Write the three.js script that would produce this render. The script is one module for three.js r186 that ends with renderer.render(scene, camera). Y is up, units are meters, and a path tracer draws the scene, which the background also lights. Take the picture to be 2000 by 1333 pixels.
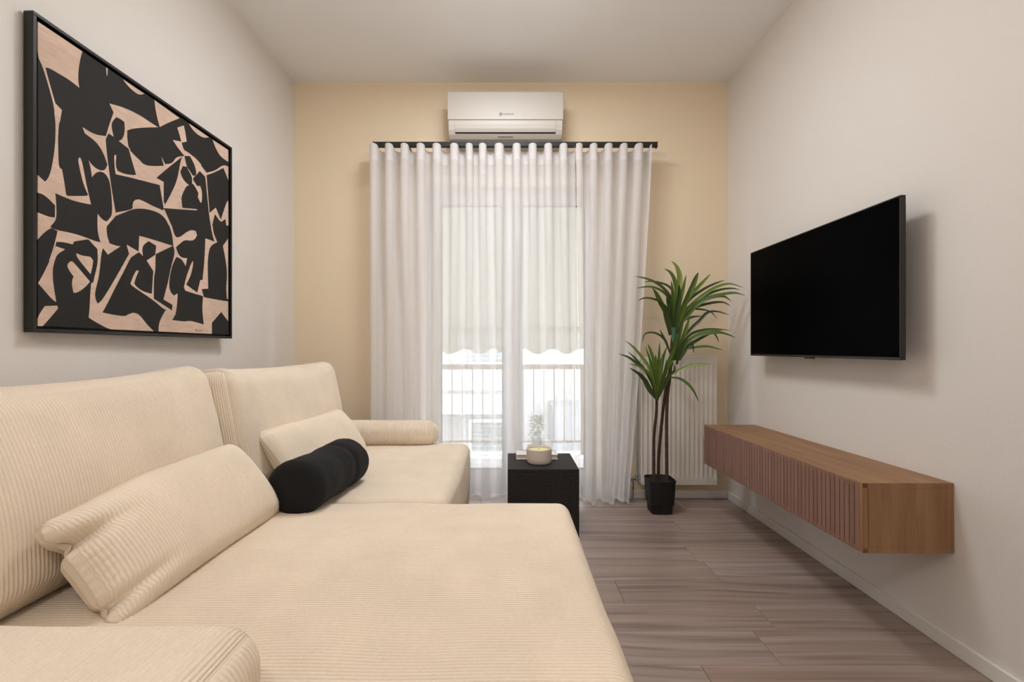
import * as THREE from 'three';
import { RoundedBoxGeometry } from 'three/addons/geometries/RoundedBoxGeometry.js';
import { mergeGeometries } from 'three/addons/utils/BufferGeometryUtils.js';
import { RectAreaLightUniformsLib } from 'three/addons/lights/RectAreaLightUniformsLib.js';
import { FontLoader } from 'three/addons/loaders/FontLoader.js';
import { TextGeometry } from 'three/addons/geometries/TextGeometry.js';

// ---------------------------------------------------------------- camera, sky, sun, lamps, exposure
const W = 2000, H = 1333, F = 915, CX = 993, CY = 680, EYE = 1.064;   // focal length in pixels, principal point, eye height
const scene = new THREE.Scene();
const camera = new THREE.PerspectiveCamera(2 * Math.atan(H / 2 / F) * 180 / Math.PI, W / H, 0.05, 200);
camera.position.set(0, EYE, 0);
camera.setViewOffset(W, H, W / 2 - CX, H / 2 - CY, W, H);
const renderer = new THREE.WebGLRenderer({ antialias: true });
renderer.toneMapping = THREE.LinearToneMapping;
renderer.toneMappingExposure = 1.06;
renderer.shadowMap.enabled = true;
scene.background = new THREE.Color().setRGB(0.84, 0.95, 1.12);
scene.backgroundIntensity = 9;
const sun = new THREE.DirectionalLight(new THREE.Color().setRGB(1, 0.97, 0.92), 7.5);
sun.position.set(2.2, 10.2, -7.5); sun.target.position.set(0, 0, -4.2);
sun.castShadow = true; sun.shadow.mapSize.set(2048, 2048);
Object.assign(sun.shadow.camera, { left: -6, right: 6, top: 6, bottom: -6, near: 1, far: 30 });
scene.add(sun, sun.target);
const WARM = new THREE.Color().setRGB(1, 0.93, 0.86);
const LAMPS = [                                             // x, y, z, candela of the globe lamps under the ceiling, one above the frame, one added behind the camera as fill
  [0.03, 2.45, -1.72, 0.72],
  [-0.1, 2.5, 0.75, 2.4],
];

// added square fill light, unseen above the frame, stands in for missing daylight
RectAreaLightUniformsLib.init();
const FILL_PANEL = { x: -0.06, z: -2.2, size: 0.44, nits: 34, color: new THREE.Color().setRGB(0.92, 0.955, 1.02) };
const fillPanelLight = new THREE.RectAreaLight(FILL_PANEL.color, FILL_PANEL.nits, FILL_PANEL.size, FILL_PANEL.size);
fillPanelLight.position.set(FILL_PANEL.x, 2.905, FILL_PANEL.z); fillPanelLight.rotation.x = -Math.PI / 2; scene.add(fillPanelLight);

// ---------------------------------------------------------------- helpers
let seed = 7;
const rnd = () => { seed = (seed * 1664525 + 1013904223) >>> 0; return seed / 4294967296; };
const rr = (a, b) => a + (b - a) * rnd();
const at = (px, py, d) => new THREE.Vector3((px - CX) * d / F, EYE - (py - CY) * d / F, -d);   // a point of the room seen at that pixel, d metres away
const hash = (x, y, z) => { let h = (x * 374761393 + y * 668265263 + z * 2147483647) | 0; h = Math.imul(h ^ (h >>> 13), 1274126177); h ^= h >>> 16; return (h >>> 0) / 4294967295; };
const fade = (t) => t * t * t * (t * (t * 6 - 15) + 10), mix = (a, b, t) => a + (b - a) * t;
function noise3(x, y, z) {
  const X = Math.floor(x), Y = Math.floor(y), Z = Math.floor(z), u = fade(x - X), v = fade(y - Y), w = fade(z - Z);
  return mix(mix(mix(hash(X, Y, Z), hash(X + 1, Y, Z), u), mix(hash(X, Y + 1, Z), hash(X + 1, Y + 1, Z), u), v),
    mix(mix(hash(X, Y, Z + 1), hash(X + 1, Y, Z + 1), u), mix(hash(X, Y + 1, Z + 1), hash(X + 1, Y + 1, Z + 1), u), v), w) * 2 - 1;
}
const sm = (a, b, x) => { const t = Math.min(1, Math.max(0, (x - a) / (b - a))); return t * t * (3 - 2 * t); };
const names = new Map();
function numbered(n) { const k = names.get(n) || 0; names.set(n, k + 1); return k ? n + '_' + String(k).padStart(3, '0') : n; }
function shade(o) { o.castShadow = true; o.receiveShadow = true; return o; }
function part(name, geo, m, parent, label) {
  const o = shade(new THREE.Mesh(geo, m)); o.name = numbered(name); parent.add(o);
  if (label) o.userData.label = label;
  return o;
}
function thing(name, label, category, pos = [0, 0, 0], group) {
  const o = new THREE.Group(); o.name = numbered(name); o.position.set(...pos); scene.add(o);
  o.userData = { label, category }; if (group) o.userData.group = group;
  return o;
}
function struct(name, geo, m) { const o = shade(geo ? new THREE.Mesh(geo, m) : new THREE.Group()); o.name = name; o.userData.kind = 'structure'; scene.add(o); return o; }
function metres(geo, turn = false) {                        // uv in metres by the way each face looks
  const g = geo.index ? geo.toNonIndexed() : geo, p = g.attributes.position, n = g.attributes.normal, uv = new Float32Array(p.count * 2);
  for (let i = 0; i < p.count; i += 3) {
    const ax = Math.abs(n.getX(i) + n.getX(i + 1) + n.getX(i + 2)), ay = Math.abs(n.getY(i) + n.getY(i + 1) + n.getY(i + 2)), az = Math.abs(n.getZ(i) + n.getZ(i + 1) + n.getZ(i + 2));
    for (let k = i; k < i + 3; k++) {
      const x = p.getX(k), y = p.getY(k), z = p.getZ(k);
      const [a, b] = ax >= ay && ax >= az ? [z, y] : ay >= az ? [x, z] : [x, y];
      uv[k * 2] = turn ? b : a; uv[k * 2 + 1] = turn ? a : b;
    }
  }
  g.setAttribute('uv', new THREE.BufferAttribute(uv, 2)); return g;
}
const box = (x0, x1, y0, y1, z0, z1, turn) => metres(new THREE.BoxGeometry(x1 - x0, y1 - y0, z1 - z0).translate((x0 + x1) / 2, (y0 + y1) / 2, (z0 + z1) / 2), turn);
const rbox = (x0, x1, y0, y1, z0, z1, r = 0.004, s = 2, turn) => metres(new RoundedBoxGeometry(x1 - x0, y1 - y0, z1 - z0, s, r).translate((x0 + x1) / 2, (y0 + y1) / 2, (z0 + z1) / 2), turn);
const cyl = (r0, r1, x, y0, y1, z, n = 20) => metres(new THREE.CylinderGeometry(r1, r0, y1 - y0, n).translate(x, (y0 + y1) / 2, z));
const join = (list) => mergeGeometries(list.map((g) => { const q = g.index ? g.toNonIndexed() : g; for (const k of Object.keys(q.attributes)) if (!['position', 'normal', 'uv'].includes(k)) q.deleteAttribute(k); return q; }));
function grid(nu, nv, f, closeU = false) {                  // f(u, v) -> [x, y, z], smooth normals
  const pos = [], uv = [], idx = [];
  for (let j = 0; j <= nv; j++) for (let i = 0; i <= nu; i++) { const p = f(i / nu, j / nv); pos.push(p[0], p[1], p[2]); uv.push(p[3] ?? i / nu, p[4] ?? j / nv); }
  for (let j = 0; j < nv; j++) for (let i = 0; i < nu; i++) { const a = j * (nu + 1) + i; idx.push(a, a + 1, a + nu + 2, a, a + nu + 2, a + nu + 1); }
  const g = new THREE.BufferGeometry();
  g.setAttribute('position', new THREE.Float32BufferAttribute(pos, 3)); g.setAttribute('uv', new THREE.Float32BufferAttribute(uv, 2)); g.setIndex(idx); g.computeVertexNormals();
  if (closeU) { const n = g.attributes.normal; for (let j = 0; j <= nv; j++) { const a = j * (nu + 1), b = a + nu, v = new THREE.Vector3(n.getX(a) + n.getX(b), n.getY(a) + n.getY(b), n.getZ(a) + n.getZ(b)).normalize(); n.setXYZ(a, v.x, v.y, v.z); n.setXYZ(b, v.x, v.y, v.z); } }
  return g;
}
function dataTex(w, h, f, srgb) {                           // f(x, y) -> [r, g, b] 0..1 (sRGB values where srgb)
  const d = new Uint8Array(w * h * 4);
  for (let y = 0; y < h; y++) for (let x = 0; x < w; x++) { const c = f(x, y), i = (y * w + x) * 4; for (let k = 0; k < 3; k++) d[i + k] = Math.max(0, Math.min(255, c[k] * 255)); d[i + 3] = 255; }
  const t = new THREE.DataTexture(d, w, h); t.wrapS = t.wrapT = THREE.RepeatWrapping; t.magFilter = THREE.LinearFilter; t.minFilter = THREE.LinearMipmapLinearFilter; t.generateMipmaps = true;
  if (srgb) t.colorSpace = THREE.SRGBColorSpace; t.needsUpdate = true; return t;
}
function tileNoise(x, y, fx, fy, w, h, s) {                 // value noise that tiles; fx, fy cells across the tile
  const X = x / w * fx, Y = y / h * fy, x0 = Math.floor(X), y0 = Math.floor(Y), u = fade(X - x0), v = fade(Y - y0), q = (a, b) => hash(((a % fx) + fx) % fx, ((b % fy) + fy) % fy, s);
  return mix(mix(q(x0, y0), q(x0 + 1, y0), u), mix(q(x0, y0 + 1), q(x0 + 1, y0 + 1), u), v) * 2 - 1;
}
const scaled = (t, u, v) => { const c = t.clone(); c.repeat.set(u, v); c.needsUpdate = true; return c; };
const std = (o) => new THREE.MeshStandardMaterial(o), phy = (o) => new THREE.MeshPhysicalMaterial(o);
const hex = (s) => { const n = parseInt(s.slice(1), 16); return [(n >> 16) / 255, ((n >> 8) & 255) / 255, (n & 255) / 255]; };

// ---------------------------------------------------------------- materials
const grainTex = dataTex(512, 512, (x, y) => { const v = 0.5 + 0.2 * tileNoise(x, y, 64, 64, 512, 512, 1) + 0.2 * tileNoise(x, y, 180, 180, 512, 512, 2); return [v, v, v]; });
const plaster = std({ color: '#e4ded7', roughness: 0.85, bumpMap: scaled(grainTex, 3, 3), bumpScale: 0.0006 });
const warmLitPlaster = std({ color: '#eddabd', roughness: 0.85, bumpMap: scaled(grainTex, 3, 3), bumpScale: 0.0006 });  // back wall: same paint as the sides, warm lamp light put into its colour
const ceilingPaint = std({ color: '#f5f4f2', roughness: 0.6, bumpMap: scaled(grainTex, 3, 3), bumpScale: 0.0004 });
const trimWhite = std({ color: '#e9e5df', roughness: 0.35 });
const pvc = std({ color: '#eceae6', roughness: 0.3 });
const gasket = std({ color: '#55544f', roughness: 0.8 });
const glass = phy({ color: '#ffffff', roughness: 0, transmission: 1, thickness: 0, ior: 1.45 });
const blackMatt = std({ color: '#15130f', roughness: 0.55 });
const chrome = std({ color: '#b9bbbd', roughness: 0.25, metalness: 1 });
function woodTex(base, dark, light, s, w = 1024, h = 512, k = 1) {   // grain runs along u
  const b = hex(base), dk = hex(dark), li = hex(light);
  return dataTex(w, h, (x, y) => {
    const warp = 9 * tileNoise(x, y, 3, 4, w, h, s) + 3 * tileNoise(x, y, 9, 10, w, h, s + 1), yy = y + warp * 2.4 * k;
    const rings = 0.5 + 0.5 * Math.sin(yy * 0.16 + 5 * tileNoise(x, y, 2, 5, w, h, s + 2));
    const fibre = tileNoise(x, yy, 10, 170, w, h, s + 3) * 0.5 + tileNoise(x, yy, 34, 256, w, h, s + 4) * 0.5;
    const band = tileNoise(x, yy, 3, 12, w, h, s + 5);
    let t = 0.42 * (rings - 0.5) * k + 0.35 * fibre + 0.5 * band;
    const kx = tileNoise(x, y, 7, 9, w, h, s + 6); if (kx > 0.78) t -= (kx - 0.78) * 3;
    const o = t < 0 ? dk : li, a = Math.min(1, Math.abs(t));
    return [mix(b[0], o[0], a), mix(b[1], o[1], a), mix(b[2], o[2], a)];
  }, true);
}
const floorTex = (() => {                                   // walnut-grey laminate: long soft bands, cathedral figures, a few dark streaks
  const w = 2048, h = 1024, b = hex('#a09087'), dk = hex('#88766e'), li = hex('#b0a097');
  return dataTex(w, h, (x, y) => {
    const yy = y + 26 * tileNoise(x, y, 3, 5, w, h, 11) + 8 * tileNoise(x, y, 8, 9, w, h, 12);
    const fig = tileNoise(x, y, 4, 8, w, h, 13), ring = Math.sin(yy * 0.11 + 14 * tileNoise(x, y, 2, 6, w, h, 14)) * Math.max(0, fig);
    let t = 0.55 * tileNoise(x, yy, 2, 22, w, h, 15) + 0.38 * tileNoise(x, yy, 5, 60, w, h, 16) + 0.20 * tileNoise(x, yy, 14, 230, w, h, 17) + 0.22 * ring;
    const s = tileNoise(x, yy, 6, 44, w, h, 18); if (s < -0.55) t -= (-0.55 - s) * 1.2;
    const o = t < 0 ? dk : li, k = Math.min(1, Math.abs(t) * 1.15);
    return [mix(b[0], o[0], k), mix(b[1], o[1], k), mix(b[2], o[2], k)];
  }, true);
})();
const floorBump = dataTex(1024, 512, (x, y) => { const v = 0.5 + 0.3 * tileNoise(x, y, 12, 170, 1024, 512, 31) + 0.2 * tileNoise(x, y, 50, 256, 1024, 512, 32); return [v, v, v]; });
const plankMats = ['#ffffff', '#f8f4f1', '#fdf7f3', '#f4efec', '#fffbf8'].map((c) => std({ color: c, map: scaled(floorTex, 1 / 2.6, 1 / 0.9), bumpMap: scaled(floorBump, 1 / 1.3, 1 / 0.5), bumpScale: 0.0002, roughness: 0.25 }));
const benchTex = woodTex('#98724f', '#80593e', '#a98460', 51, 1024, 512, 0.35);
const benchWood = std({ map: scaled(benchTex, 1 / 0.9, 1 / 0.35), roughness: 0.55 });
const slatTex = woodTex('#8c695a', '#7a5a4e', '#997768', 71, 512, 256, 0.35);
const slatWood = std({ map: scaled(slatTex, 1 / 0.5, 1 / 0.2), roughness: 0.6 });
const cordTex = dataTex(512, 512, (x, y) => {               // brushed nap: soft irregular patches of pile lying either way, plus pile grain
  const c = hex('#f0e1cd'), v = 1 + 0.018 * tileNoise(x, y, 5, 5, 512, 512, 81) + 0.012 * tileNoise(x, y, 13, 13, 512, 512, 82) + 0.012 * tileNoise(x, y, 200, 200, 512, 512, 83);
  return [c[0] * v, c[1] * v, c[2] * v];
}, true);
const corduroy = phy({ map: scaled(cordTex, 1.1, 1.1), roughness: 0.95, sheen: 0.35, sheenRoughness: 0.5, sheenColor: new THREE.Color('#fff1e0'), bumpMap: scaled(grainTex, 12, 12), bumpScale: 0.0004 });
const velvet = phy({ color: '#07080b', roughness: 0.9, sheen: 0.25, sheenRoughness: 0.35, sheenColor: new THREE.Color('#33445c'), bumpMap: scaled(grainTex, 5, 5), bumpScale: 0.003 });
const sheer = phy({ color: '#f6f4f4', roughness: 1, transmission: 0.3, thickness: 0, transparent: true, opacity: 0.70, side: THREE.DoubleSide });
const sheerDouble = phy({ color: '#f4f0ee', roughness: 1, transmission: 0.35, thickness: 0, transparent: true, opacity: 0.86, side: THREE.DoubleSide });

// ---------------------------------------------------------------- the setting
const D = 3.324, XL = -1.519, XR = 1.555, CEIL = 2.95, REAR = 2.6, OX0 = -0.621, OX1 = 0.658, OTOP = 2.281, DOORZ = 3.59;
struct('wall_back', join([box(XL - 0.2, OX0, 0, CEIL, -D - 0.34, -D), box(OX1, XR + 0.2, 0, CEIL, -D - 0.34, -D), box(OX0, OX1, OTOP, CEIL, -D - 0.34, -D)]), warmLitPlaster);
struct('wall_left', box(XL - 0.2, XL, 0, CEIL, -D, REAR), plaster);
struct('wall_right', box(XR, XR + 0.2, 0, CEIL, -D, REAR), plaster);
struct('wall_rear', box(XL - 0.2, XR + 0.2, 0, CEIL, REAR, REAR + 0.2), plaster);
struct('ceiling', box(XL - 0.2, XR + 0.2, CEIL, CEIL + 0.2, -D - 0.34, REAR + 0.2), ceilingPaint);
const skirt = (x0, x1, z0, z1) => rbox(x0, x1, 0, 0.055, z0, z1, 0.003, 2);
struct('baseboard_right', skirt(XR - 0.013, XR, -D, REAR), trimWhite);
struct('baseboard_left', skirt(XL, XL + 0.013, -D, REAR), trimWhite);
struct('baseboard_back', join([skirt(XL + 0.013, OX0, -D, -D + 0.013), skirt(OX1, XR - 0.013, -D, -D + 0.013)]), trimWhite);
// floor: laminate planks laid across the room, each its own piece
const floor = struct('floor', box(XL - 0.2, XR + 0.2, -0.2, -0.012, -D - 0.34, REAR), std({ color: '#3b2d26', roughness: 0.9 }));
const knownJoints = { '-1': 1.015, 0: 0.485, 2: 0.945, 4: 1.01, '-3': 0.645, 6: 1.19 };
for (let j = -24; j <= 8; j++) {
  const z1 = -(1.95 + 0.19 * j), z0 = z1 - 0.19;            // row between d = 1.95 + 0.19 j and the next
  if (z1 > REAR || z0 < -3.67) continue;
  let x = (knownJoints[j] ?? rr(-0.2, 1.18)) - 1.38 * 3;
  for (; x < XR; x += 1.38) {
    const a = Math.max(x, XL), b = Math.min(x + 1.38, XR); if (b - a < 0.02) continue;
    const g = rbox(a + 0.0006, b - 0.0006, -0.012, 0, z0 + 0.0005, z1 - 0.0005, 0.0014, 1), uv = g.attributes.uv, ou = rr(0, 2.6), ov = rr(0, 0.9);
    for (let k = 0; k < uv.count; k++) uv.setXY(k, uv.getX(k) + ou, uv.getY(k) + ov);
    part('plank', g, plankMats[Math.floor(rnd() * 5)], floor);
  }
}
// balcony door: white two-leaf PVC door at the outer face of the wall
const door = struct('door_1');
const FX0 = OX0 + 0.002, FX1 = OX1 - 0.002, FT = OTOP - 0.002, dz = -DOORZ;
part('door_frame', join([rbox(FX0, FX0 + 0.05, 0, FT, dz - 0.07, dz, 0.004), rbox(FX1 - 0.05, FX1, 0, FT, dz - 0.07, dz, 0.004), rbox(FX0 + 0.05, FX1 - 0.05, FT - 0.05, FT, dz - 0.07, dz, 0.004), rbox(FX0 + 0.05, FX1 - 0.05, 0, 0.025, dz - 0.07, dz, 0.004)]), pvc, door);
for (const [x0, x1, gx0, gx1] of [[FX0 + 0.042, 0.035, -0.514, -0.043], [0.037, FX1 - 0.042, 0.1036, 0.585]]) {
  const gy0 = 0.135, gy1 = 2.152, y0 = 0.03, y1 = FT - 0.042, za = dz - 0.055, zb = dz + 0.012;
  const leaf = part('door_leaf', join([rbox(x0, gx0, y0, y1, za, zb, 0.006), rbox(gx1, x1, y0, y1, za, zb, 0.006), rbox(gx0 - 0.002, gx1 + 0.002, gy1, y1, za, zb, 0.006), rbox(gx0 - 0.002, gx1 + 0.002, y0, gy0, za, zb, 0.006)]), pvc, door);
  part('pane', box(gx0 - 0.004, gx1 + 0.004, gy0 - 0.004, gy1 + 0.004, dz - 0.024, dz - 0.0235), glass, leaf);
  const s = 0.006;
  part('gasket', join([box(gx0, gx1, gy1 - s, gy1, zb - 0.03, zb - 0.004), box(gx0, gx1, gy0, gy0 + s, zb - 0.03, zb - 0.004), box(gx0, gx0 + s, gy0 + s, gy1 - s, zb - 0.03, zb - 0.004), box(gx1 - s, gx1, gy0 + s, gy1 - s, zb - 0.03, zb - 0.004)]), gasket, leaf);
  for (const hy of [0.35, 1.1, 2.02]) part('hinge', cyl(0.009, 0.009, x0 < 0 ? x0 - 0.004 : x1 + 0.004, hy - 0.035, hy + 0.035, zb + 0.006, 12), pvc, leaf);
}
part('door_handle', join([rbox(0.018, 0.046, 0.98, 1.12, dz + 0.012, dz + 0.022, 0.004), rbox(0.024, 0.04, 1.035, 1.05, dz + 0.02, dz + 0.06, 0.004), rbox(-0.08, 0.042, 1.033, 1.052, dz + 0.05, dz + 0.064, 0.005)]), pvc, door);
// ---------------------------------------------------------------- outside: balcony, awning, the street opposite
const stoneTex = dataTex(256, 256, (x, y) => { const v = 0.80 + 0.04 * tileNoise(x, y, 20, 20, 256, 256, 91) + 0.03 * tileNoise(x, y, 90, 90, 256, 256, 92); return [v, v * 0.99, v * 0.96]; }, true);
const stone = std({ map: scaled(stoneTex, 2, 2), color: '#e4e2de', roughness: 0.8 }), render_ = std({ map: scaled(stoneTex, 0.5, 0.5), color: '#d8d7d3', roughness: 0.9 });
const railPaint = std({ color: '#8a7c6a', roughness: 0.5 });
const balcony = struct('balcony_floor', box(-2.4, 2.4, -0.22, -0.03, -4.95, -3.665), stone);
struct('balcony_threshold', box(OX0, OX1, -0.03, -0.001, -3.74, -3.52), stone);
{
  const r = thing('balcony_railing', 'beige metal balcony railing with a flat top rail and thin upright bars outside the door', 'railing', [0, 0, -4.82]);
  part('top_rail', rbox(-2.3, 2.3, 0.845, 0.895, -0.03, 0.03, 0.006), railPaint, r);
  part('bottom_rail', rbox(-2.3, 2.3, 0.09, 0.115, -0.015, 0.015, 0.004), railPaint, r);
  const bar = cyl(0.006, 0.006, 0, 0.115, 0.845, 0, 10);
  for (let k = 0; k < 44; k++) { const b = part('baluster', bar, railPaint, r); b.position.x = -2.26 + k * 0.105; }
  for (const x of [-2.28, -0.76, 0.76, 2.28]) part('post', rbox(x - 0.018, x + 0.018, -0.03, 0.845, -0.018, 0.018, 0.003), railPaint, r);
}
{
  const canvas = phy({ color: '#9b998b', roughness: 1, transmission: 0.03, thickness: 0, side: THREE.DoubleSide });
  const a = thing('awning', 'cream canvas awning with a scalloped valance hanging over the balcony', 'awning', [0, 0, 0]);
  const y0 = 2.75, z0 = -3.72, y1 = 1.27, z1 = -4.98;
  part('canvas', grid(20, 20, (u, v) => [-1.1 + 2.2 * u, mix(y0, y1, v) - 0.05 * Math.sin(Math.PI * v), mix(z0, z1, v)]), canvas, a);
  part('front_bar', rbox(-1.12, 1.12, y1 - 0.03, y1 + 0.005, z1 - 0.02, z1 + 0.02, 0.01, 3), std({ color: '#8f8b80', roughness: 0.5 }), a);
  part('valance', grid(100, 6, (u, v) => { const x = -1.1 + 2.2 * u, drop = 0.225 + 0.028 * Math.cos(x / 0.31 * 2 * Math.PI); return [x, y1 - 0.02 - drop * v, z1 + 0.012 * Math.sin(x * 5) * v]; }), canvas, a);
  part('roller', new THREE.CylinderGeometry(0.05, 0.05, 2.3, 20).rotateZ(Math.PI / 2).translate(0, y0 + 0.02, z0), std({ color: '#8f8b80', roughness: 0.5 }), a);
}
struct('street', box(-30, 30, -3.9, -3.6, -40, -4.97), std({ color: '#6f6b64', roughness: 0.95 }));
{
  const b = thing('apartment_building', 'pale apartment building across the street with a projecting balcony', 'building', [0, -3.6, -13]);
  part('wall', box(-9, 9, 0, 12, -5, 0), render_, b);
  const shut = std({ color: '#868b82', roughness: 0.7 });
  for (const x of [-4.2, -1.1, 2.0, 5.1]) for (const y of [1.0, 4.2, 7.4]) {
    const w = part('window', join([box(x, x + 1.5, y, y + 1.7, 0, 0.06)]), trimWhite, b);
    part('shutter', join(Array.from({ length: 14 }, (_, k) => rbox(x + 0.08, x + 1.42, y + 0.08 + k * 0.11, y + 0.17 + k * 0.11, 0.05, 0.09, 0.01, 1))), shut, w);
  }
  for (const y of [3.2, 6.4]) { part('balcony_slab', box(-3.2, 0.2, y - 0.18, y, 0, 1.4), render_, b); part('parapet', join([box(-3.2, 0.2, y, y + 0.32, 1.3, 1.4), box(-3.2, 0.2, y + 0.42, y + 0.9, 1.3, 1.4), box(-3.2, -3.1, y + 0.3, y + 0.45, 1.3, 1.4), box(0.1, 0.2, y + 0.3, y + 0.45, 1.3, 1.4)]), render_, b); }
  part('annex', box(1.1, 4.5, 0, 3.2, 0, 1.6), std({ color: '#8f8d89', roughness: 0.9 }), b);
}
{
  const p = thing('potted_shrub', 'small leafy shrub in a clay pot on the balcony floor by the railing', 'plant', [0.28, -0.03, -4.45]);
  part('pot', new THREE.LatheGeometry([[0.0, 0], [0.07, 0], [0.095, 0.14], [0.105, 0.145], [0.105, 0.165], [0.09, 0.165], [0.085, 0.15], [0, 0.15]].map((q) => new THREE.Vector2(...q)), 24), std({ color: '#a4623f', roughness: 0.85 }), p);
  const lv = std({ color: '#4c6234', roughness: 0.7, side: THREE.DoubleSide }), list = [];
  for (let k = 0; k < 140; k++) { const a = rr(0, 6.28), y = rr(0.17, 0.45), r = rr(0.01, 0.09) * (1 - Math.abs(y - 0.3) * 2); list.push(new THREE.SphereGeometry(0.018, 6, 4).scale(1, 0.35, 0.55).rotateZ(rr(-0.8, 0.8)).rotateY(a).translate(Math.cos(a) * r, y, Math.sin(a) * r)); }
  part('foliage', join(list), lv, p); part('stem', cyl(0.008, 0.005, 0, 0.14, 0.4, 0, 8), std({ color: '#5b4632', roughness: 0.9 }), p);
}

// ---------------------------------------------------------------- globe lamp above the frame, fill lights added out of view
LAMPS.forEach(([x, y, z, cd], k) => {
  const l = thing('pendant_lamp', k ? 'warm white globe lamp added behind the viewer as fill light' : 'warm white globe lamp hanging over the middle of the room', 'lamp', [x, y, z]);
  part('globe', new THREE.SphereGeometry(0.07, 32, 24), std({ color: '#fff3e0', emissive: WARM, emissiveIntensity: 2.5, roughness: 0.4 }), l);
  part('cord', cyl(0.004, 0.004, 0, 0.068, CEIL - y, 0, 8), blackMatt, l);
  part('canopy', cyl(0.05, 0.05, 0, CEIL - y - 0.025, CEIL - y, 0, 24), trimWhite, l);
  const p = new THREE.PointLight(WARM, cd, 0, 2); p.position.set(x, y, z); p.castShadow = true; p.shadow.radius = 4; scene.add(p);
});

{
  const l = thing('added_fill_panel', 'flat square fill light panel added out of view on the ceiling before the balcony door', 'lamp', [FILL_PANEL.x, CEIL, FILL_PANEL.z]), s = FILL_PANEL.size / 2;
  part('housing', rbox(-s - 0.012, s + 0.012, -0.034, 0, -s - 0.012, s + 0.012, 0.004), trimWhite, l);
  part('diffuser', box(-s, s, -0.040, -0.0335, -s, s), std({ color: '#ffffff', emissive: FILL_PANEL.color, emissiveIntensity: 1.2, roughness: 0.5 }), l);
}

// ---------------------------------------------------------------- sofa
// Soft upholstered block: a rounded box, puffed and covered with real corduroy wales that run across ribAxis; end faces take altAxis.
function cushion({ size, r, ribAxis, altAxis, period = 0.0095, amp = 0.003, puff = [0, 0, 0], lumps = 0.004, seed: sd = 0, skip = [], endRibs = true, deform = (p) => p, coarse = 0.035 }) {
  const half = size.map((s) => s / 2), geos = [];
  const fine = (k, stepRib) => {                            // sample places along an axis
    const L = size[k], out = [];
    if (stepRib) { const n = Math.round(L / (period / 8)); for (let i = 0; i <= n; i++) out.push(-half[k] + L * i / n); return out; }
    const rn = 6; for (let i = 0; i < rn; i++) out.push(-half[k] + r * i / rn);
    const n = Math.max(2, Math.ceil((L - 2 * r) / coarse)); for (let i = 0; i <= n; i++) out.push(-half[k] + r + (L - 2 * r) * i / n);
    for (let i = 1; i <= rn; i++) out.push(half[k] - r + r * i / rn);
    return out;
  };
  const wale = (c) => amp * (1 - Math.pow(Math.abs(Math.cos(Math.PI * c / period)), 3.5));
  for (let n = 0; n < 3; n++) for (const sg of [-1, 1]) {
    if (skip.includes((sg < 0 ? '-' : '+') + 'xyz'[n])) continue;
    const a = (n + 1) % 3, b = (n + 2) % 3, end = n === ribAxis, rib = end ? altAxis : ribAxis;
    const A = fine(a, a === rib && (!end || endRibs)), B = fine(b, b === rib && (!end || endRibs));
    const surf = (ca, cb) => {
      const q = [0, 0, 0]; q[n] = sg * half[n]; q[a] = ca; q[b] = cb;
      const c = q.map((v, k) => Math.max(-half[k] + r, Math.min(half[k] - r, v))), d = q.map((v, k) => v - c[k]), len = Math.hypot(...d), nn = d.map((v) => v / len);
      const ua = ca / half[a], ub = cb / half[b], pf = puff[n] * (1 - ua * ua) * (1 - ub * ub) * (1 - 0.25 * ua * ua);
      const edge = half[ribAxis] - Math.abs(q[ribAxis]), ramp = end ? Math.min(sm(0, 0.014, half[a] - Math.abs(ca)), sm(0, 0.014, half[b] - Math.abs(cb))) : sm(0, 0.014, edge);
      const wig = 0.0012 * noise3(q[0] * 9 + sd, q[1] * 9, q[2] * 9 + 5);
      const h = (end && !endRibs ? 0 : wale(q[rib] + wig) * ramp) + lumps * noise3(q[0] * 5 + sd, q[1] * 5 + sd, q[2] * 5) + 0;
      const p = c.map((v, k) => v + nn[k] * (r + h)); p[n] += sg * pf;
      return deform(p, q);
    };
    const na = A.length, nb = B.length, pos = new Float32Array(na * nb * 3), nor = new Float32Array(na * nb * 3), uv = new Float32Array(na * nb * 2), idx = [], e = 4e-4;
    for (let j = 0; j < nb; j++) for (let i = 0; i < na; i++) {
      const k = j * na + i, p = surf(A[i], B[j]);
      const p1 = surf(Math.min(half[a], A[i] + e), B[j]), p0 = surf(Math.max(-half[a], A[i] - e), B[j]), s1 = surf(A[i], Math.min(half[b], B[j] + e)), s0 = surf(A[i], Math.max(-half[b], B[j] - e));
      const u = [p1[0] - p0[0], p1[1] - p0[1], p1[2] - p0[2]], v = [s1[0] - s0[0], s1[1] - s0[1], s1[2] - s0[2]];
      const nx = u[1] * v[2] - u[2] * v[1], ny = u[2] * v[0] - u[0] * v[2], nz = u[0] * v[1] - u[1] * v[0], l = sg / (Math.hypot(nx, ny, nz) || 1);
      pos.set(p, k * 3); nor.set([nx * l, ny * l, nz * l], k * 3); uv.set([A[i] + n * 0.37 + sd, B[j] + sd * 0.7], k * 2);
    }
    for (let j = 0; j < nb - 1; j++) for (let i = 0; i < na - 1; i++) { const k = j * na + i; sg > 0 ? idx.push(k, k + 1, k + na + 1, k, k + na + 1, k + na) : idx.push(k, k + na + 1, k + 1, k, k + na, k + na + 1); }
    const g = new THREE.BufferGeometry(); g.setAttribute('position', new THREE.BufferAttribute(pos, 3)); g.setAttribute('normal', new THREE.BufferAttribute(nor, 3)); g.setAttribute('uv', new THREE.BufferAttribute(uv, 2)); g.setIndex(idx); geos.push(g);
  }
  return mergeGeometries(geos);
}
const SEAT = 0.45;
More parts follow.
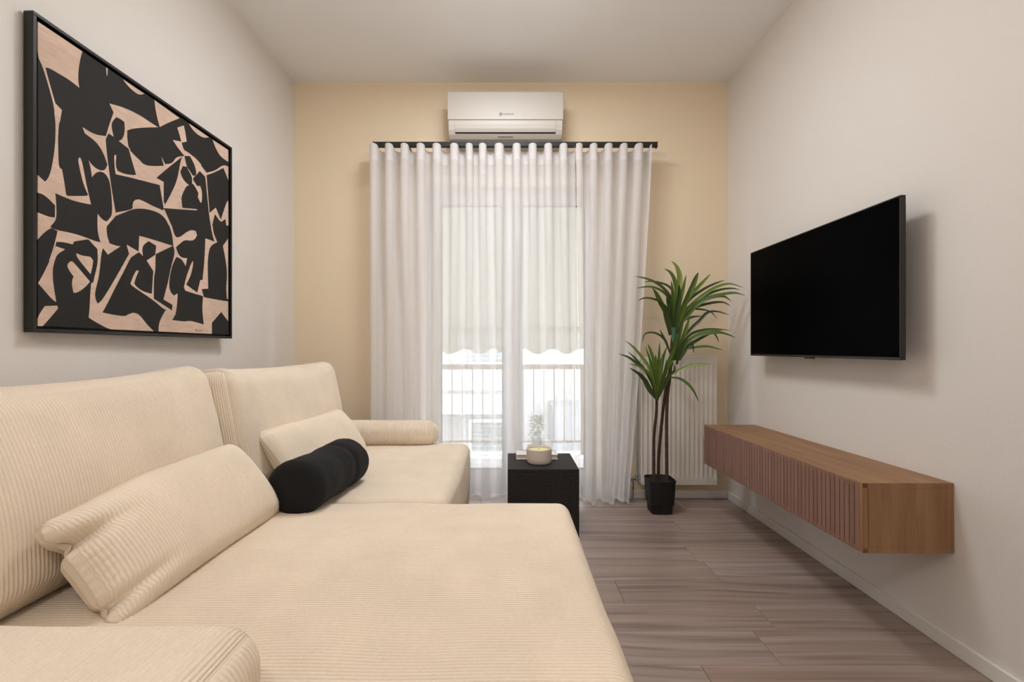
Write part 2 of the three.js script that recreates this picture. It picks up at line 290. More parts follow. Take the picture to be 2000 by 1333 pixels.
{
  const s = thing('corduroy_sofa', 'large cream corduroy sofa with a pulled-out bed half, against the wall below the picture', 'sofa', [0, 0, 0]);
  const move = (x, y, z) => (p) => [p[0] + x, p[1] + y, p[2] + z];
  // pulled-out half near the viewer
  part('seat', cushion({ size: [1.68, 0.40, 1.34], r: 0.045, ribAxis: 2, altAxis: 0, puff: [0.012, 0.004, 0.008], seed: 1, skip: ['-y', '-x'], deform: move(-0.607, SEAT - 0.19, -1.172) }), corduroy, s, 'pulled-out half of the seat');
  part('seat', cushion({ size: [1.20, 0.39, 1.18], r: 0.05, ribAxis: 2, altAxis: 0, puff: [0.015, 0.008, 0.008], seed: 2, skip: ['-y', '-x'], deform: (p, q) => [p[0] - 0.848 - 0.02 * Math.max(0, -p[1]) , p[1] + SEAT - 0.195, p[2] - 2.436] }), corduroy, s, 'shallower half of the seat by the curtain');
  part('base', join([rbox(-1.40, 0.18, 0.02, 0.1, -1.80, -0.56, 0.01), rbox(-1.40, -0.30, 0.02, 0.1, -2.98, -1.88, 0.01)]), blackMatt, s);
  for (const [x, z] of [[0.12, -0.62], [0.12, -1.74], [-1.34, -0.62], [-1.34, -2.92], [-0.36, -2.92], [-0.36, -1.94]]) part('leg', cyl(0.022, 0.026, x, 0, 0.03, z, 14), blackMatt, s);
  // leaning back cushions: local y up the cushion, x its thickness
  const lean = (xb, z, ang, yaw, pinch) => { const ca = Math.cos(ang), sa = Math.sin(ang), cy = Math.cos(yaw), sy = Math.sin(yaw); return (p, q) => {
    const t = (p[1] + 0.27) / 0.54, e = Math.abs(q[2]) / 0.56;
    let x = p[0] * (1 - 0.22 * Math.max(0, t) ** 2) , y = p[1] + 0.27 - 0.018 * (1 - e * e) * t + pinch * Math.max(0, e - 0.8) * t; 
    const X = x * ca - y * sa, Y = x * sa + y * ca; const zz = p[2] * cy - X * sy * 0 , XX = X + p[2] * sy;
    return [xb + XX, SEAT - 0.005 + Y, z + zz]; }; };
  part('backrest', cushion({ size: [0.31, 0.52, 1.27], r: 0.075, ribAxis: 2, altAxis: 0, puff: [0.035, 0.01, 0.012], seed: 3, deform: lean(-1.215, -1.215, 0.155, 0.0, 0.05), coarse: 0.025 }), corduroy, s);
  part('backrest', cushion({ size: [0.27, 0.515, 1.11], r: 0.075, ribAxis: 2, altAxis: 0, puff: [0.03, 0.01, 0.012], seed: 4, deform: lean(-1.155, -2.415, 0.125, -0.03, 0.07), coarse: 0.025 }), corduroy, s);
  // arm pads lying on the seat at both ends
  part('armrest', cushion({ size: [1.02, 0.165, 0.27], r: 0.055, ribAxis: 0, altAxis: 2, puff: [0.012, 0.006, 0.008], seed: 5, deform: move(-0.91, SEAT + 0.085, -0.65), coarse: 0.02 }), corduroy, s, 'arm pad nearest the viewer');
  part('armrest', cushion({ size: [0.98, 0.15, 0.15], r: 0.06, ribAxis: 0, altAxis: 2, puff: [0.008, 0.004, 0.006], seed: 6, deform: move(-0.945, SEAT + 0.07, -2.985), coarse: 0.02 }), corduroy, s, 'arm pad by the curtain');
}
// lumbar pillows: x thickness, y height, z length; leaning back against the back cushions
function lumbar(name, label, { size, pos, ang, yaw, sd, tuck }) {
  const [T, h, L] = size, o = thing(name, label, 'pillow', pos, 'corduroy lumbar pillows');
  part('cover', cushion({ size, r: 0.04, ribAxis: 2, altAxis: 1, puff: [0, 0, 0], lumps: 0.004, seed: sd, coarse: 0.012, endRibs: false, deform: (p, q) => {
    const v = p[1] / (h / 2), w = p[2] / (L / 2);           // -1..1 up, -1..1 along (w = 1 is the end nearest the viewer)
    const fat = Math.pow(Math.max(0, 1 - Math.pow(Math.abs(v), 2.6)), 0.55) * 0.62 + 0.38, thin = mix(1, 0.14, Math.pow(Math.abs(w), 6));
    let x = p[0] * fat * thin, y = p[1] * (1 - 0.05 * (1 - w * w)) , z = p[2] - 0.018 * (1 - v * v) * Math.sign(w) * Math.pow(Math.abs(w), 6);
    if (tuck) {                                             // the end nearest the viewer is tucked in: two folds run in from the closing seam
      const k = sm(0.45, 1.0, w), g1 = Math.exp(-(((v - 0.52 + 0.18 * (1 - w)) / 0.12) ** 2)), g2 = Math.exp(-(((v + 0.66 - 0.12 * (1 - w)) / 0.10) ** 2));
      x -= sm(-0.02, 0.03, p[0]) * k * (0.034 * g1 + 0.028 * g2);
      y -= (0.016 + 0.014 * v) * sm(0.2, 1, w); x -= 0.006 * sm(0.2, 1, w);
      z -= 0.045 * g1 * sm(0.7, 1, w) + 0.02 * g2 * sm(0.8, 1, w) ;
      x += 0.002 * Math.sin(v * 40) * sm(0.75, 1, w) * sm(-0.02, 0.03, p[0]);
    }
    const ca = Math.cos(ang), sa = Math.sin(ang), X = x * ca - y * sa, Y = x * sa + y * ca, cy = Math.cos(yaw), sy = Math.sin(yaw);
    return [X * cy + z * sy, Y, z * cy - X * sy];
  } }), corduroy, o);
}
lumbar('lumbar_pillow', 'long cream corduroy lumbar pillow with a tucked end, on the pulled-out half of the sofa', { size: [0.18, 0.315, 0.76], pos: [-0.947, SEAT + 0.126, -1.385], ang: 0.66, yaw: 0.0, sd: 7, tuck: true });
lumbar('lumbar_pillow', 'cream corduroy lumbar pillow without folds, half hidden behind the black bolster', { size: [0.17, 0.32, 0.80], pos: [-0.945, SEAT + 0.120, -2.36], ang: 0.60, yaw: -0.07, sd: 8, tuck: false });
{
  const b = thing('bolster_pillow', 'black plush cylindrical bolster lying between the two seat halves', 'pillow', [-0.757, SEAT + 0.10, -1.92]);
  const R = 0.104, L = 0.46;
  part('cover', grid(96, 110, (u, v) => {
    const s = v * 2 - 1, th = u * 2 * Math.PI, cap = 0.80;
    let rad, z;
    if (Math.abs(s) <= cap) { const k = s / cap; z = k * (L / 2 - 0.035); rad = R - 0.010 * Math.exp(-(((k + 0.42) / 0.10) ** 2)) - 0.006 * Math.exp(-(((k - 0.15) / 0.3) ** 2)); }
    else { const k = (Math.abs(s) - cap) / (1 - cap), ph = Math.min(1, k * 1.0) * Math.PI / 2; rad = k < 0.5 ? R - 0.035 + 0.035 * Math.cos(k / 0.5 * Math.PI / 2) : (R - 0.035) * (1 - (k - 0.5) / 0.5); z = Math.sign(s) * (L / 2 - 0.035 + (k < 0.5 ? 0.035 * Math.sin(k / 0.5 * Math.PI / 2) : 0.035 + 0.012 * sm(0, 1, (k - 0.5) * 2))); }
    rad *= 1 + 0.035 * noise3(Math.cos(th) * 1.6, Math.sin(th) * 1.6, z * 9) + 0.008 * noise3(Math.cos(th) * 9, Math.sin(th) * 9, z * 60);
    let y = Math.sin(th) * rad; if (y < -0.09) y = -0.09 + (y + 0.09) * 0.45;
    return [Math.cos(th) * rad * 1.03 - z * 0.09, y, z, th * R, z];
  }, true), velvet, b);
}
// ---------------------------------------------------------------- framed picture on the left wall
{
  const c = document.createElement('canvas'); c.width = c.height = 1400; const g = c.getContext('2d'); g.scale(1.4, 1.4);
  g.fillStyle = '#120f0c'; g.fillRect(0, 0, 1000, 1000);
  g.fillStyle = '#d3b6a2';
  const p = (...a) => {
    g.beginPath(); const n = a.length / 2, mid = (i) => [(a[i * 2] + a[((i + 1) % n) * 2]) / 2, (a[i * 2 + 1] + a[((i + 1) % n) * 2 + 1]) / 2];
    const sharp = (i) => { const h = (i + n - 1) % n, j = (i + 1) % n, ax = a[h * 2] - a[i * 2], ay = a[h * 2 + 1] - a[i * 2 + 1], bx = a[j * 2] - a[i * 2], by = a[j * 2 + 1] - a[i * 2 + 1]; return (ax * bx + ay * by) / (Math.hypot(ax, ay) * Math.hypot(bx, by) + 1e-9) > -0.72; };
    g.moveTo(...mid(n - 1));
    for (let i = 0; i < n; i++) { const m = mid(i); if (sharp(i)) { g.lineTo(a[i * 2], a[i * 2 + 1]); g.lineTo(...m); } else g.quadraticCurveTo(a[i * 2], a[i * 2 + 1], ...m); }
    g.closePath(); g.fill();
  };
  p(19,22,169,21,159,63,154,102,154,134,158,154,124,147,90,147,55,147,43,153,53,186,75,250,97,261,90,305,75,312,71,266,60,228,44,180,31,149,18,132);
  p(261,22,269,19,267,48,264,50);
  p(333,23,437,23,416,38,401,43,377,41,351,34);
  p(487,21,631,26,562,80,516,120,496,72);
  p(687,21,827,23,789,44,744,47,708,38);
  p(852,23,976,21,978,84,915,83,876,56);
  p(616,75,656,46,665,69,675,111,649,127,641,127,630,100);
  p(589,141,644,125,644,136,658,156,702,157,757,171,773,179,726,197,696,168,661,182,621,164);
  p(275,146,327,131,377,124,315,136,356,126,412,121,458,123,507,125,439,158,381,189,354,209,353,232,358,269,369,278,365,280,360,277,315,267,332,253,343,219,341,184,327,180,305,182,286,209,284,230,294,261,272,258,260,285,260,273,279,211,293,170);
  p(71,280,95,269,88,303,84,344,84,394,86,448,91,456,97,457,104,492,111,536,116,539,186,517,190,511,175,485,163,448,153,406,155,397,159,392,165,396,173,424,183,473,194,514,202,542,165,547,135,549,103,547,75,544,78,576,79,628,64,650,59,656,63,661,52,668,34,687,18,710,17,622,55,627,73,623,74,584,49,566,32,560,17,561,17,503,42,518,56,495,66,448,74,390,76,319);
  p(365,280,391,293,413,300,431,310,468,303,538,274,524,238,546,264,588,244,610,206,661,182,640,197,553,283,498,340,538,343,538,429,545,434,537,454,527,411,515,364,422,378,365,385,340,390,365,379,395,365,374,314,360,277);
  p(295,331,299,325,305,326,302,368,311,382,344,382,395,367,418,360,418,379,365,386,302,398,297,370);
  p(260,273,227,285,199,287,169,283,178,301,213,309,234,321,253,344,267,375,258,398,242,407,220,407,202,398,192,388,201,416,205,445,220,422,240,410,257,411,273,425,282,458,289,547,276,572,263,585,246,583,227,567,226,608,228,635,238,667,250,685,265,635,263,605,269,597,304,552,302,542,282,445,272,380,264,330,260,285);
  p(302,541,361,515,378,503,379,480,391,464,413,457,404,458,431,457,478,463,532,465,540,457,553,475,582,516,566,520,548,496,517,483,469,482,422,490,378,506,344,528,304,553);
  p(639,198,661,182,666,202,676,225,650,232,635,263,642,280,662,297,691,304,673,313,656,343,639,377,648,420,742,398,742,404,606,438,535,455,549,431,579,380,617,307);
  p(694,168,714,159,745,166,777,186,809,202,873,168,934,114,977,107,977,179,956,152,936,130,870,178,809,214,816,278,831,390,877,350,916,400,964,293,976,285,978,413,960,418,953,386,920,410,905,407,870,385,850,447,839,449,826,398,809,280,799,226,761,212,734,244,738,225,721,188);
  p(734,244,721,255,715,269,742,289,764,282,777,303,777,351,767,362,748,340,752,319,721,290,709,290,710,274,706,254,685,237,676,225,685,231,715,251);
  p(569,519,583,515,599,554,613,561,636,553,672,523,706,503,734,503,743,520,728,544,703,556,663,560,636,581,609,605,593,604,587,557);
  p(609,605,616,624,630,639,648,645,678,640,668,679,648,655,630,649,613,647,602,660,579,708,566,779,577,808,596,820,619,807,616,851,608,898,586,927,563,901,585,884,588,861,536,843,563,764,579,697,603,631,593,604);
  p(547,889,585,885,608,898,586,927,660,930,685,925,716,925,789,937,777,865,784,801,791,807,976,808,976,911,919,867,871,907,848,925,848,981,510,982,509,957,520,927);
  p(784,801,741,798,666,790,657,775,672,725,703,660,715,645,717,661,703,713,672,761,703,774,744,789,754,759,764,728,780,725,794,631,800,521,867,522,849,486,839,449,853,446,860,483,889,520,842,546,825,578,816,635,821,761,774,769,791,807);
  p(932,529,975,481,976,795,965,796,958,737,968,672,957,601);
  p(366,656,407,666,410,603,425,601,591,603,492,660,497,623,457,613,428,637,425,659,429,680,409,668,366,700);
  p(497,658,447,694,482,732,479,761,474,826,435,823,402,811,386,796,393,774,409,742,397,742,384,761,368,798,375,807,484,852,547,890,585,885,484,845,484,761,493,723,493,664);
  p(147,725,165,729,199,727,210,738,207,763,200,789,148,739);
  p(115,770,123,758,132,755,142,762,198,815,179,838,152,859,137,862,131,838,132,818,137,806,123,791,116,778);
  p(76,716,108,720,82,741,75,757,67,786,66,814,69,846,78,899,65,893,20,845,38,810,57,766);
  p(63,661,85,663,122,660,165,661,213,667,238,667,192,668,185,669,139,687,134,698,104,697,78,702,84,666);
  p(82,665,86,666,78,703,75,717,64,748,57,769,54,769,72,711);
  p(41,915,81,910,84,919,68,940,33,982,18,983,18,951);
  p(238,667,192,668,226,694,229,738,219,779,210,816,202,820,198,862,196,913,192,942,214,954,247,969,273,979,300,982,366,981,366,982,489,982,462,964,435,940,414,919,393,910,366,913,383,910,357,919,343,928,289,925,247,920,269,883,308,809,344,746,374,688,407,666,357,652,351,651,353,660,362,684,328,742,288,809,247,873,228,890,219,875,216,852,234,789,241,711,249,686,269,706,324,663,300,665,276,662,265,635,263,605);
  p(828,825,808,850,811,878,839,901,868,907,875,884,857,848);
  g.fillStyle = '#7a3f33'; g.font = 'italic 17px serif'; g.fillText('Rouan', 728, 972);
  // canvas weave and brush drag in the paint
  const im = g.getImageData(0, 0, 1400, 1400), px = im.data;
  for (let y = 0; y < 1400; y++) for (let x = 0; x < 1400; x++) { const i = (y * 1400 + x) * 4, v = 1 + 0.035 * tileNoise(x, y, 30, 110, 1400, 1400, 131) + 0.04 * tileNoise(x, y, 9, 9, 1400, 1400, 132); for (let k = 0; k < 3; k++) px[i + k] *= v; }
  g.putImageData(im, 0, 0);
  const map = new THREE.CanvasTexture(c); map.colorSpace = THREE.SRGBColorSpace;
  const o = thing('framed_picture', 'square abstract picture of black cut-out shapes on beige in a black frame above the sofa', 'picture', [-1.466, 1.615, -1.961]);
  o.rotation.y = Math.PI / 2 - 0.028;                       // local x runs along the wall away from the viewer... local +z faces the room
  const h = 0.502, t = 0.0115, dep = 0.0325;
  const bar = (x0, x1, y0, y1) => rbox(x0, x1, y0, y1, -dep, 0, 0.0015, 2);
  part('frame', join([bar(-h, h, h - t, h), bar(-h, h, -h, -h + t), bar(-h, -h + t, -h + t, h - t), bar(h - t, h, -h + t, h - t)]), std({ color: '#0d0c0a', roughness: 0.45 }), o);
  part('backing', box(-h + t, h - t, -h + t, h - t, -dep + 0.001, -dep + 0.006), blackMatt, o);
  const q = h - t - 0.008, cg = new RoundedBoxGeometry(2 * q, 2 * q, 0.02, 2, 0.002).translate(0, 0, -0.016), uv = cg.attributes.uv, ps = cg.attributes.position;
  for (let i = 0; i < uv.count; i++) uv.setXY(i, 0.5 + ps.getX(i) / 1.004, 0.5 + ps.getY(i) / 1.004);
  part('canvas', cg, std({ map, roughness: 0.75, bumpMap: scaled(grainTex, 8, 8), bumpScale: 0.0003 }), o, 'painted canvas');
}
// ---------------------------------------------------------------- television on the right wall
{
  const o = thing('television', 'flat black television with a thin bezel mounted on the wall above the floating bench', 'television', [1.45, 1.018, -2.269]);
  o.rotation.y = -Math.PI / 2 + 0.005;                      // local +z faces the room, local x runs towards the window
  const w = 0.533, hh = 0.614;
  part('frame', join([rbox(-w, w, 0, 0.011, -0.021, 0, 0.002), rbox(-w, w, hh - 0.006, hh, -0.021, 0, 0.002), rbox(-w, -w + 0.006, 0.011, hh - 0.006, -0.021, 0, 0.002), rbox(w - 0.006, w, 0.011, hh - 0.006, -0.021, 0, 0.002)]), std({ color: '#1b1815', roughness: 0.4 }), o);
  part('screen', box(-w + 0.006, w - 0.006, 0.011, hh - 0.006, -0.012, -0.002), phy({ color: '#020203', roughness: 0.3, specularIntensity: 0.03 }), o);
  part('back_cover', rbox(-w + 0.02, w - 0.02, 0.02, hh - 0.02, -0.042, -0.02, 0.008, 3), blackMatt, o);
  part('sensor', rbox(-0.03, 0.03, -0.006, 0.002, -0.016, -0.002, 0.002), std({ color: '#15120f', roughness: 0.35 }), o);
  part('wall_mount', join([rbox(-0.2, 0.2, 0.2, 0.4, -0.105, -0.098, 0.002), rbox(-0.17, -0.13, 0.14, 0.46, -0.1, -0.04, 0.003), rbox(0.13, 0.17, 0.14, 0.46, -0.1, -0.04, 0.003)]), blackMatt, o);
}
// ---------------------------------------------------------------- floating bench
{
  const x0 = 1.235, z1 = -1.632, z0 = -2.955, y0 = 0.348, y1 = 0.592, t = 0.018;
  const o = thing('floating_bench', 'long brown wooden floating media bench with a front of thin upright slats', 'bench', [XR - 0.001, y0, z1]);
  o.rotation.x = -0.0095;                                   // hangs a touch lower at its far end
  const X0 = x0 - XR + 0.001, L = z0 - z1, h = y1 - y0, fr = 0.019;
  part('top', rbox(X0, 0, h - t, h, L, 0, 0.0015, 2, true), benchWood, o);
  part('bottom', rbox(X0, 0, 0, t, L, 0, 0.0015, 2, true), benchWood, o);
  part('side_panel', rbox(X0 + fr + 0.002, -0.0005, t, h - t, -t, -0.0006, 0.001, 2, true), benchWood, o);
  part('side_panel', rbox(X0 + fr + 0.002, -0.0005, t, h - t, L + 0.0006, L + t, 0.001, 2, true), benchWood, o);
  part('back_panel', box(-0.012, -0.001, t, h - t, L + t, -t), benchWood, o);
  const N = 52, door = part('front_panel', box(X0 + 0.008, X0 + fr, t, h - t, L + 0.004, -0.014), slatWood, o), pitch = (-L - 0.016) / N;
  const slat = [0, 1, 2, 3].map((k) => { const g = rbox(0, 0.0125, 0.001, h - 0.004, 0.0016, pitch - 0.0016, 0.0018, 2, true), uv = g.attributes.uv; for (let i = 0; i < uv.count; i++) uv.setXY(i, uv.getX(i) + k * 0.13, uv.getY(i) + k * 0.047); return g; });
  part('edge_strip', rbox(X0 - 0.001, X0 + fr, 0, h - 0.0005, -0.014, 0, 0.001, 2, true), benchWood, o);
  for (let k = 0; k < N; k++) { const s = part('slat', slat[(k * 7) % 4], slatWood, door); s.position.set(X0 - 0.0015, 0.001, L + 0.003 + k * pitch); }
}
// ---------------------------------------------------------------- air conditioner
{
  const x0 = -0.405, x1 = 0.366, o = thing('air_conditioner', 'white wall-mounted air conditioner above the curtain rod', 'air conditioner', [-0.02, 2.455, -D]);
  const w = (x1 - x0) / 2, white = std({ color: '#c3bcb1', roughness: 0.45 });
  const prof = (pts, xa, xb, bev = 0.004) => { const s = new THREE.Shape(pts.map((q) => new THREE.Vector2(...q))); return new THREE.ExtrudeGeometry(s, { depth: xb - xa - 2 * bev, bevelEnabled: true, bevelThickness: bev, bevelSize: bev, bevelOffset: -bev, bevelSegments: 3, curveSegments: 10 }).rotateY(-Math.PI / 2).translate(0, 0, 0).translate(xb - bev, 0, 0); };
  // profile points are (depth out from the wall, height); rotateY(-90) turns shape x into +z
  const curve = [[0, 0.004], [0.09, 0.0], [0.125, 0.006], [0.155, 0.02], [0.178, 0.042], [0.192, 0.068], [0.199, 0.10], [0.2, 0.13], [0.2, 0.318], [0, 0.318]];
  part('body', prof(curve, -w + 0.004, w - 0.004), white, o);
  part('front_panel', prof([[0.15, 0.131], [0.207, 0.131], [0.2075, 0.31], [0.199, 0.3225], [0.15, 0.3225]], -w, w, 0.003), white, o);
  part('air_slot', prof([[0.15, 0.047], [0.1865, 0.0475], [0.1895, 0.054], [0.15, 0.054]], -w + 0.05, w - 0.05, 0.001), std({ color: '#15110e', roughness: 0.8 }), o);
  part('louver_flap', prof([[0.15, 0.054], [0.1885, 0.054], [0.1985, 0.074], [0.2035, 0.10], [0.2035, 0.123], [0.15, 0.123]], -w + 0.048, w - 0.048, 0.002), white, o);
  part('display', rbox(-0.05, 0.05, 0.032, 0.0365, 0.165, 0.1755, 0.001), std({ color: '#8d867e', roughness: 0.4 }), o);
  const font = await new FontLoader().loadAsync('fonts/droid/droid_sans_bold.typeface.json');
  const tg = new TextGeometry('inventor', { font, size: 0.0135, depth: 0.0008, curveSegments: 4 }); tg.computeBoundingBox();
  part('badge', join([metres(tg.translate(-0.020, 0.160, 0.2074)), metres(new THREE.TorusGeometry(0.0075, 0.0022, 8, 20).translate(-0.031, 0.1655, 0.2076)), metres(new THREE.CircleGeometry(0.003, 12).translate(-0.031, 0.1655, 0.2082))]), std({ color: '#77716b', roughness: 0.4 }), o);
}
// ---------------------------------------------------------------- curtain rail and sheer curtains
{
  const o = thing('curtain_rail', 'black square curtain rail above the sheer curtains', 'curtain rail', [0.046, 2.424, -3.17]);
  part('rail', rbox(-0.955, 0.955, 0.0, 0.03, -0.016, 0.016, 0.002), blackMatt, o);
  part('end_cap', rbox(-0.959, -0.954, -0.006, 0.032, -0.018, 0.018, 0.001), blackMatt, o); part('end_cap', rbox(0.954, 0.959, -0.006, 0.032, -0.018, 0.018, 0.001), blackMatt, o);
  for (const x of [-0.735, 0.627]) part('bracket', rbox(x - 0.012, x + 0.012, 0.012, 0.026, -0.153, -0.014, 0.002), blackMatt, o);
}
function curtain(label, { xt, xb, n, yb, ph, hem, sd }) {
  const o = thing('sheer_curtain', label, 'curtain', [(xt[0] + xt[1]) / 2, 0, -3.17], 'sheer curtains on the black rail'), cx = o.position.x, Y1 = 2.421;
  const f = (out) => (u, v) => {                            // u across, v down
    const y = mix(Y1, yb + 0.012 * Math.sin(u * n * 6.283 * 0.5 + sd), v), e = Math.pow(v, 1.3);
    const uw = u + (0.010 + 0.018 * v) * noise3(u * 7 + sd, v * 1.4, sd) * Math.sin(Math.PI * u);
    const a = 2 * Math.PI * n * uw + ph, am = mix(0.050, 0.028, sm(0, 0.6, v)) * (1 + 0.45 * noise3(u * 9, v * 1.2, sd + 3) * sm(0.03, 0.3, v));
    const x = mix(mix(xt[0], xt[1], u), mix(xb[0], xb[1], u), e) - 0.010 * Math.sin(2 * a) * (1 - 0.4 * v);
    const z = am * Math.sin(a) + 0.012 * noise3(u * 4, v * 2, sd + 8) * v + 0.002 * Math.sin(2.7 * a + sd) * v + out;
    return [x - cx, y + 0.010 * Math.sin(a) * (1 - sm(0, 0.03, v)), z, x, y];
  };
  part('panel', grid(n * 26, 60, f(0)), sheer, o);
  part('header', grid(n * 26, 6, (u, v) => f(0.0012)(u, v * 0.042)), sheerDouble, o, 'doubled heading band');
  part('hem', grid(n * 26, 3, (u, v) => f(0.0012)(u, 1 - 0.012 + v * 0.012)), sheerDouble, o, 'doubled bottom hem');
}
curtain('wide white sheer curtain across the balcony door, behind the sofa and the side table', { xt: [-0.925, 0.455], xb: [-0.925, 0.50], n: 13, yb: 0.05, ph: 0.4, sd: 1 });
curtain('narrow white sheer curtain beside the radiator, swept in at its hem', { xt: [0.462, 0.968], xb: [0.505, 0.815], n: 5, yb: 0.022, ph: 0.9, sd: 2 });
// ---------------------------------------------------------------- radiator
{
  const x0 = 0.915, x1 = 1.432, w = x1 - x0, h = 0.88, o = thing('radiator', 'white ribbed panel radiator under nothing, on the back wall beside the curtain', 'radiator', [x0, 0.124, -D + 0.11]);
  o.userData.label = 'white ribbed panel radiator on the back wall behind the tall plant';
  const paint = std({ color: '#e8e2d8', roughness: 0.35 }), N = 15, m = 0.02;
  part('front_panel', grid(N * 12, 60, (u, v) => {
    const x = u * w, y = v * h, k = (x - m) / (w - 2 * m) * N, on = k > 0 && k < N ? Math.pow(0.5 - 0.5 * Math.cos(2 * Math.PI * k), 0.8) : 0, win = sm(0.05, 0.065, y) * (1 - sm(h - 0.065, h - 0.05, y));
    return [x, y, -0.010 * (1 - on) * win + (0), x, y];
  }), paint, o);
  part('casing', join([rbox(0, 0.006, 0, h, -0.075, -0.0005, 0.002), rbox(w - 0.006, w, 0, h, -0.075, -0.0005, 0.002), box(0.006, w - 0.006, 0.0, 0.006, -0.07, -0.001), box(0.01, w - 0.01, 0.02, h - 0.02, -0.075, -0.068)]), paint, o);
  part('top_grille', join([rbox(0.006, w - 0.006, h - 0.006, h + 0.002, -0.008, -0.001, 0.002), rbox(0.006, w - 0.006, h - 0.006, h + 0.002, -0.075, -0.068, 0.002), ...Array.from({ length: 30 }, (_, k) => box(0.012 + k * (w - 0.03) / 29, 0.018 + k * (w - 0.03) / 29, h - 0.012, h, -0.068, -0.008))]), paint, o);
  part('bracket', join([box(0.08, 0.11, 0.05, 0.09, -0.109, -0.07), box(w - 0.11, w - 0.08, 0.05, 0.09, -0.109, -0.07), box(0.08, 0.11, h - 0.1, h - 0.06, -0.109, -0.07), box(w - 0.11, w - 0.08, h - 0.1, h - 0.06, -0.109, -0.07)]), paint, o);
  part('pipe', join([cyl(0.008, 0.008, -0.02, 0.04, h - 0.02, -0.04, 14), metres(new THREE.CylinderGeometry(0.008, 0.008, 0.03, 14).rotateZ(Math.PI / 2).translate(-0.01, h - 0.025, -0.04))]), chrome, o, 'bright supply pipe');
  part('valve', join([metres(new THREE.CylinderGeometry(0.011, 0.011, 0.075, 16).rotateZ(Math.PI / 2).translate(-0.035, 0.03, -0.04)), cyl(0.014, 0.014, -0.02, 0.02, 0.055, -0.04, 16), cyl(0.012, 0.009, -0.055, -0.045, 0.03, -0.04, 14), cyl(0.008, 0.008, -0.055, -0.124, -0.04, -0.04, 12), metres(new THREE.CylinderGeometry(0.014, 0.017, 0.03, 16).rotateZ(Math.PI / 2).translate(-0.085, 0.03, -0.04))]), chrome, o, 'chrome valve');
}
// ---------------------------------------------------------------- side table with its candle and book
const TX = 0.1955, TZ = -2.815, TH = 0.386;
{
  const o = thing('side_table', 'black cube side table with a rough textured top in front of the curtain', 'table', [TX, 0, TZ]);
  const tex = dataTex(256, 256, (x, y) => { const v = 0.5 + 0.3 * tileNoise(x, y, 26, 26, 256, 256, 141) + 0.2 * tileNoise(x, y, 80, 80, 256, 256, 142); return [v, v, v]; });
  const m = std({ color: '#1d1815', roughness: 0.72, bumpMap: scaled(tex, 4, 4), bumpScale: 0.003 });
  part('top', rbox(-0.2, 0.2, TH - 0.022, TH, -0.2, 0.2, 0.003, 3), m, o);
  for (const [a, b, c, d] of [[-0.2, 0.2, 0.178, 0.2], [-0.2, 0.2, -0.2, -0.178]]) part('side_panel', rbox(a, b, 0, TH - 0.0225, c, d, 0.002, 2), m, o);
  for (const [a, b, c, d] of [[-0.2, -0.178, -0.178, 0.178], [0.178, 0.2, -0.178, 0.178]]) part('side_panel', rbox(a, b, 0, TH - 0.0225, c, d, 0.002, 2), m, o);
}
{
  const o = thing('candle', 'white ceramic bowl candle with pale yellow wax on the black side table', 'candle', [0.181, TH + 0.0002, -2.765]);
  part('bowl', new THREE.LatheGeometry([[0, 0], [0.060, 0], [0.067, 0.003], [0.0725, 0.012], [0.0745, 0.03], [0.0745, 0.082], [0.0735, 0.0865], [0.070, 0.088], [0.066, 0.086], [0.0645, 0.08], [0.0635, 0.03], [0.058, 0.012], [0, 0.011]].map((q) => new THREE.Vector2(...q)), 64), std({ color: '#dfd3c8', roughness: 0.55 }), o);
  part('wax', new THREE.LatheGeometry([[0, 0.077], [0.03, 0.0765], [0.058, 0.077], [0.0638, 0.079], [0.0636, 0.06], [0, 0.06]].map((q) => new THREE.Vector2(...q)), 48), std({ color: '#f3eca0', roughness: 0.4 }), o, 'pale yellow wax');
  part('wick', cyl(0.0014, 0.0012, 0, 0.076, 0.086, 0, 8), blackMatt, o);
}
{
  const o = thing('book', 'thick white book lying behind the candle bowl on the black side table', 'book', [0.175, TH + 0.0002, -2.91]);
  const paper = std({ color: '#e6ddd2', roughness: 0.8 }), cover = std({ color: '#ece6de', roughness: 0.5 });
  part('pages', box(-0.122, 0.122, 0.0025, 0.0265, -0.062, 0.061), paper, o);
  part('cover', join([rbox(-0.1265, 0.1265, 0, 0.0025, -0.066, 0.066, 0.001), rbox(-0.1265, 0.1265, 0.0265, 0.029, -0.066, 0.066, 0.001), rbox(-0.1265, 0.1265, 0.0, 0.029, -0.0685, -0.062, 0.001)]), cover, o);
  part('cover_print', join([box(-0.115, -0.03, 0.0291, 0.0293, -0.058, -0.053), box(-0.07, -0.045, 0.0291, 0.0293, -0.022, -0.016), box(0.06, 0.11, 0.0291, 0.0293, -0.05, -0.046)]), std({ color: '#4a443e', roughness: 0.6 }), o);
}
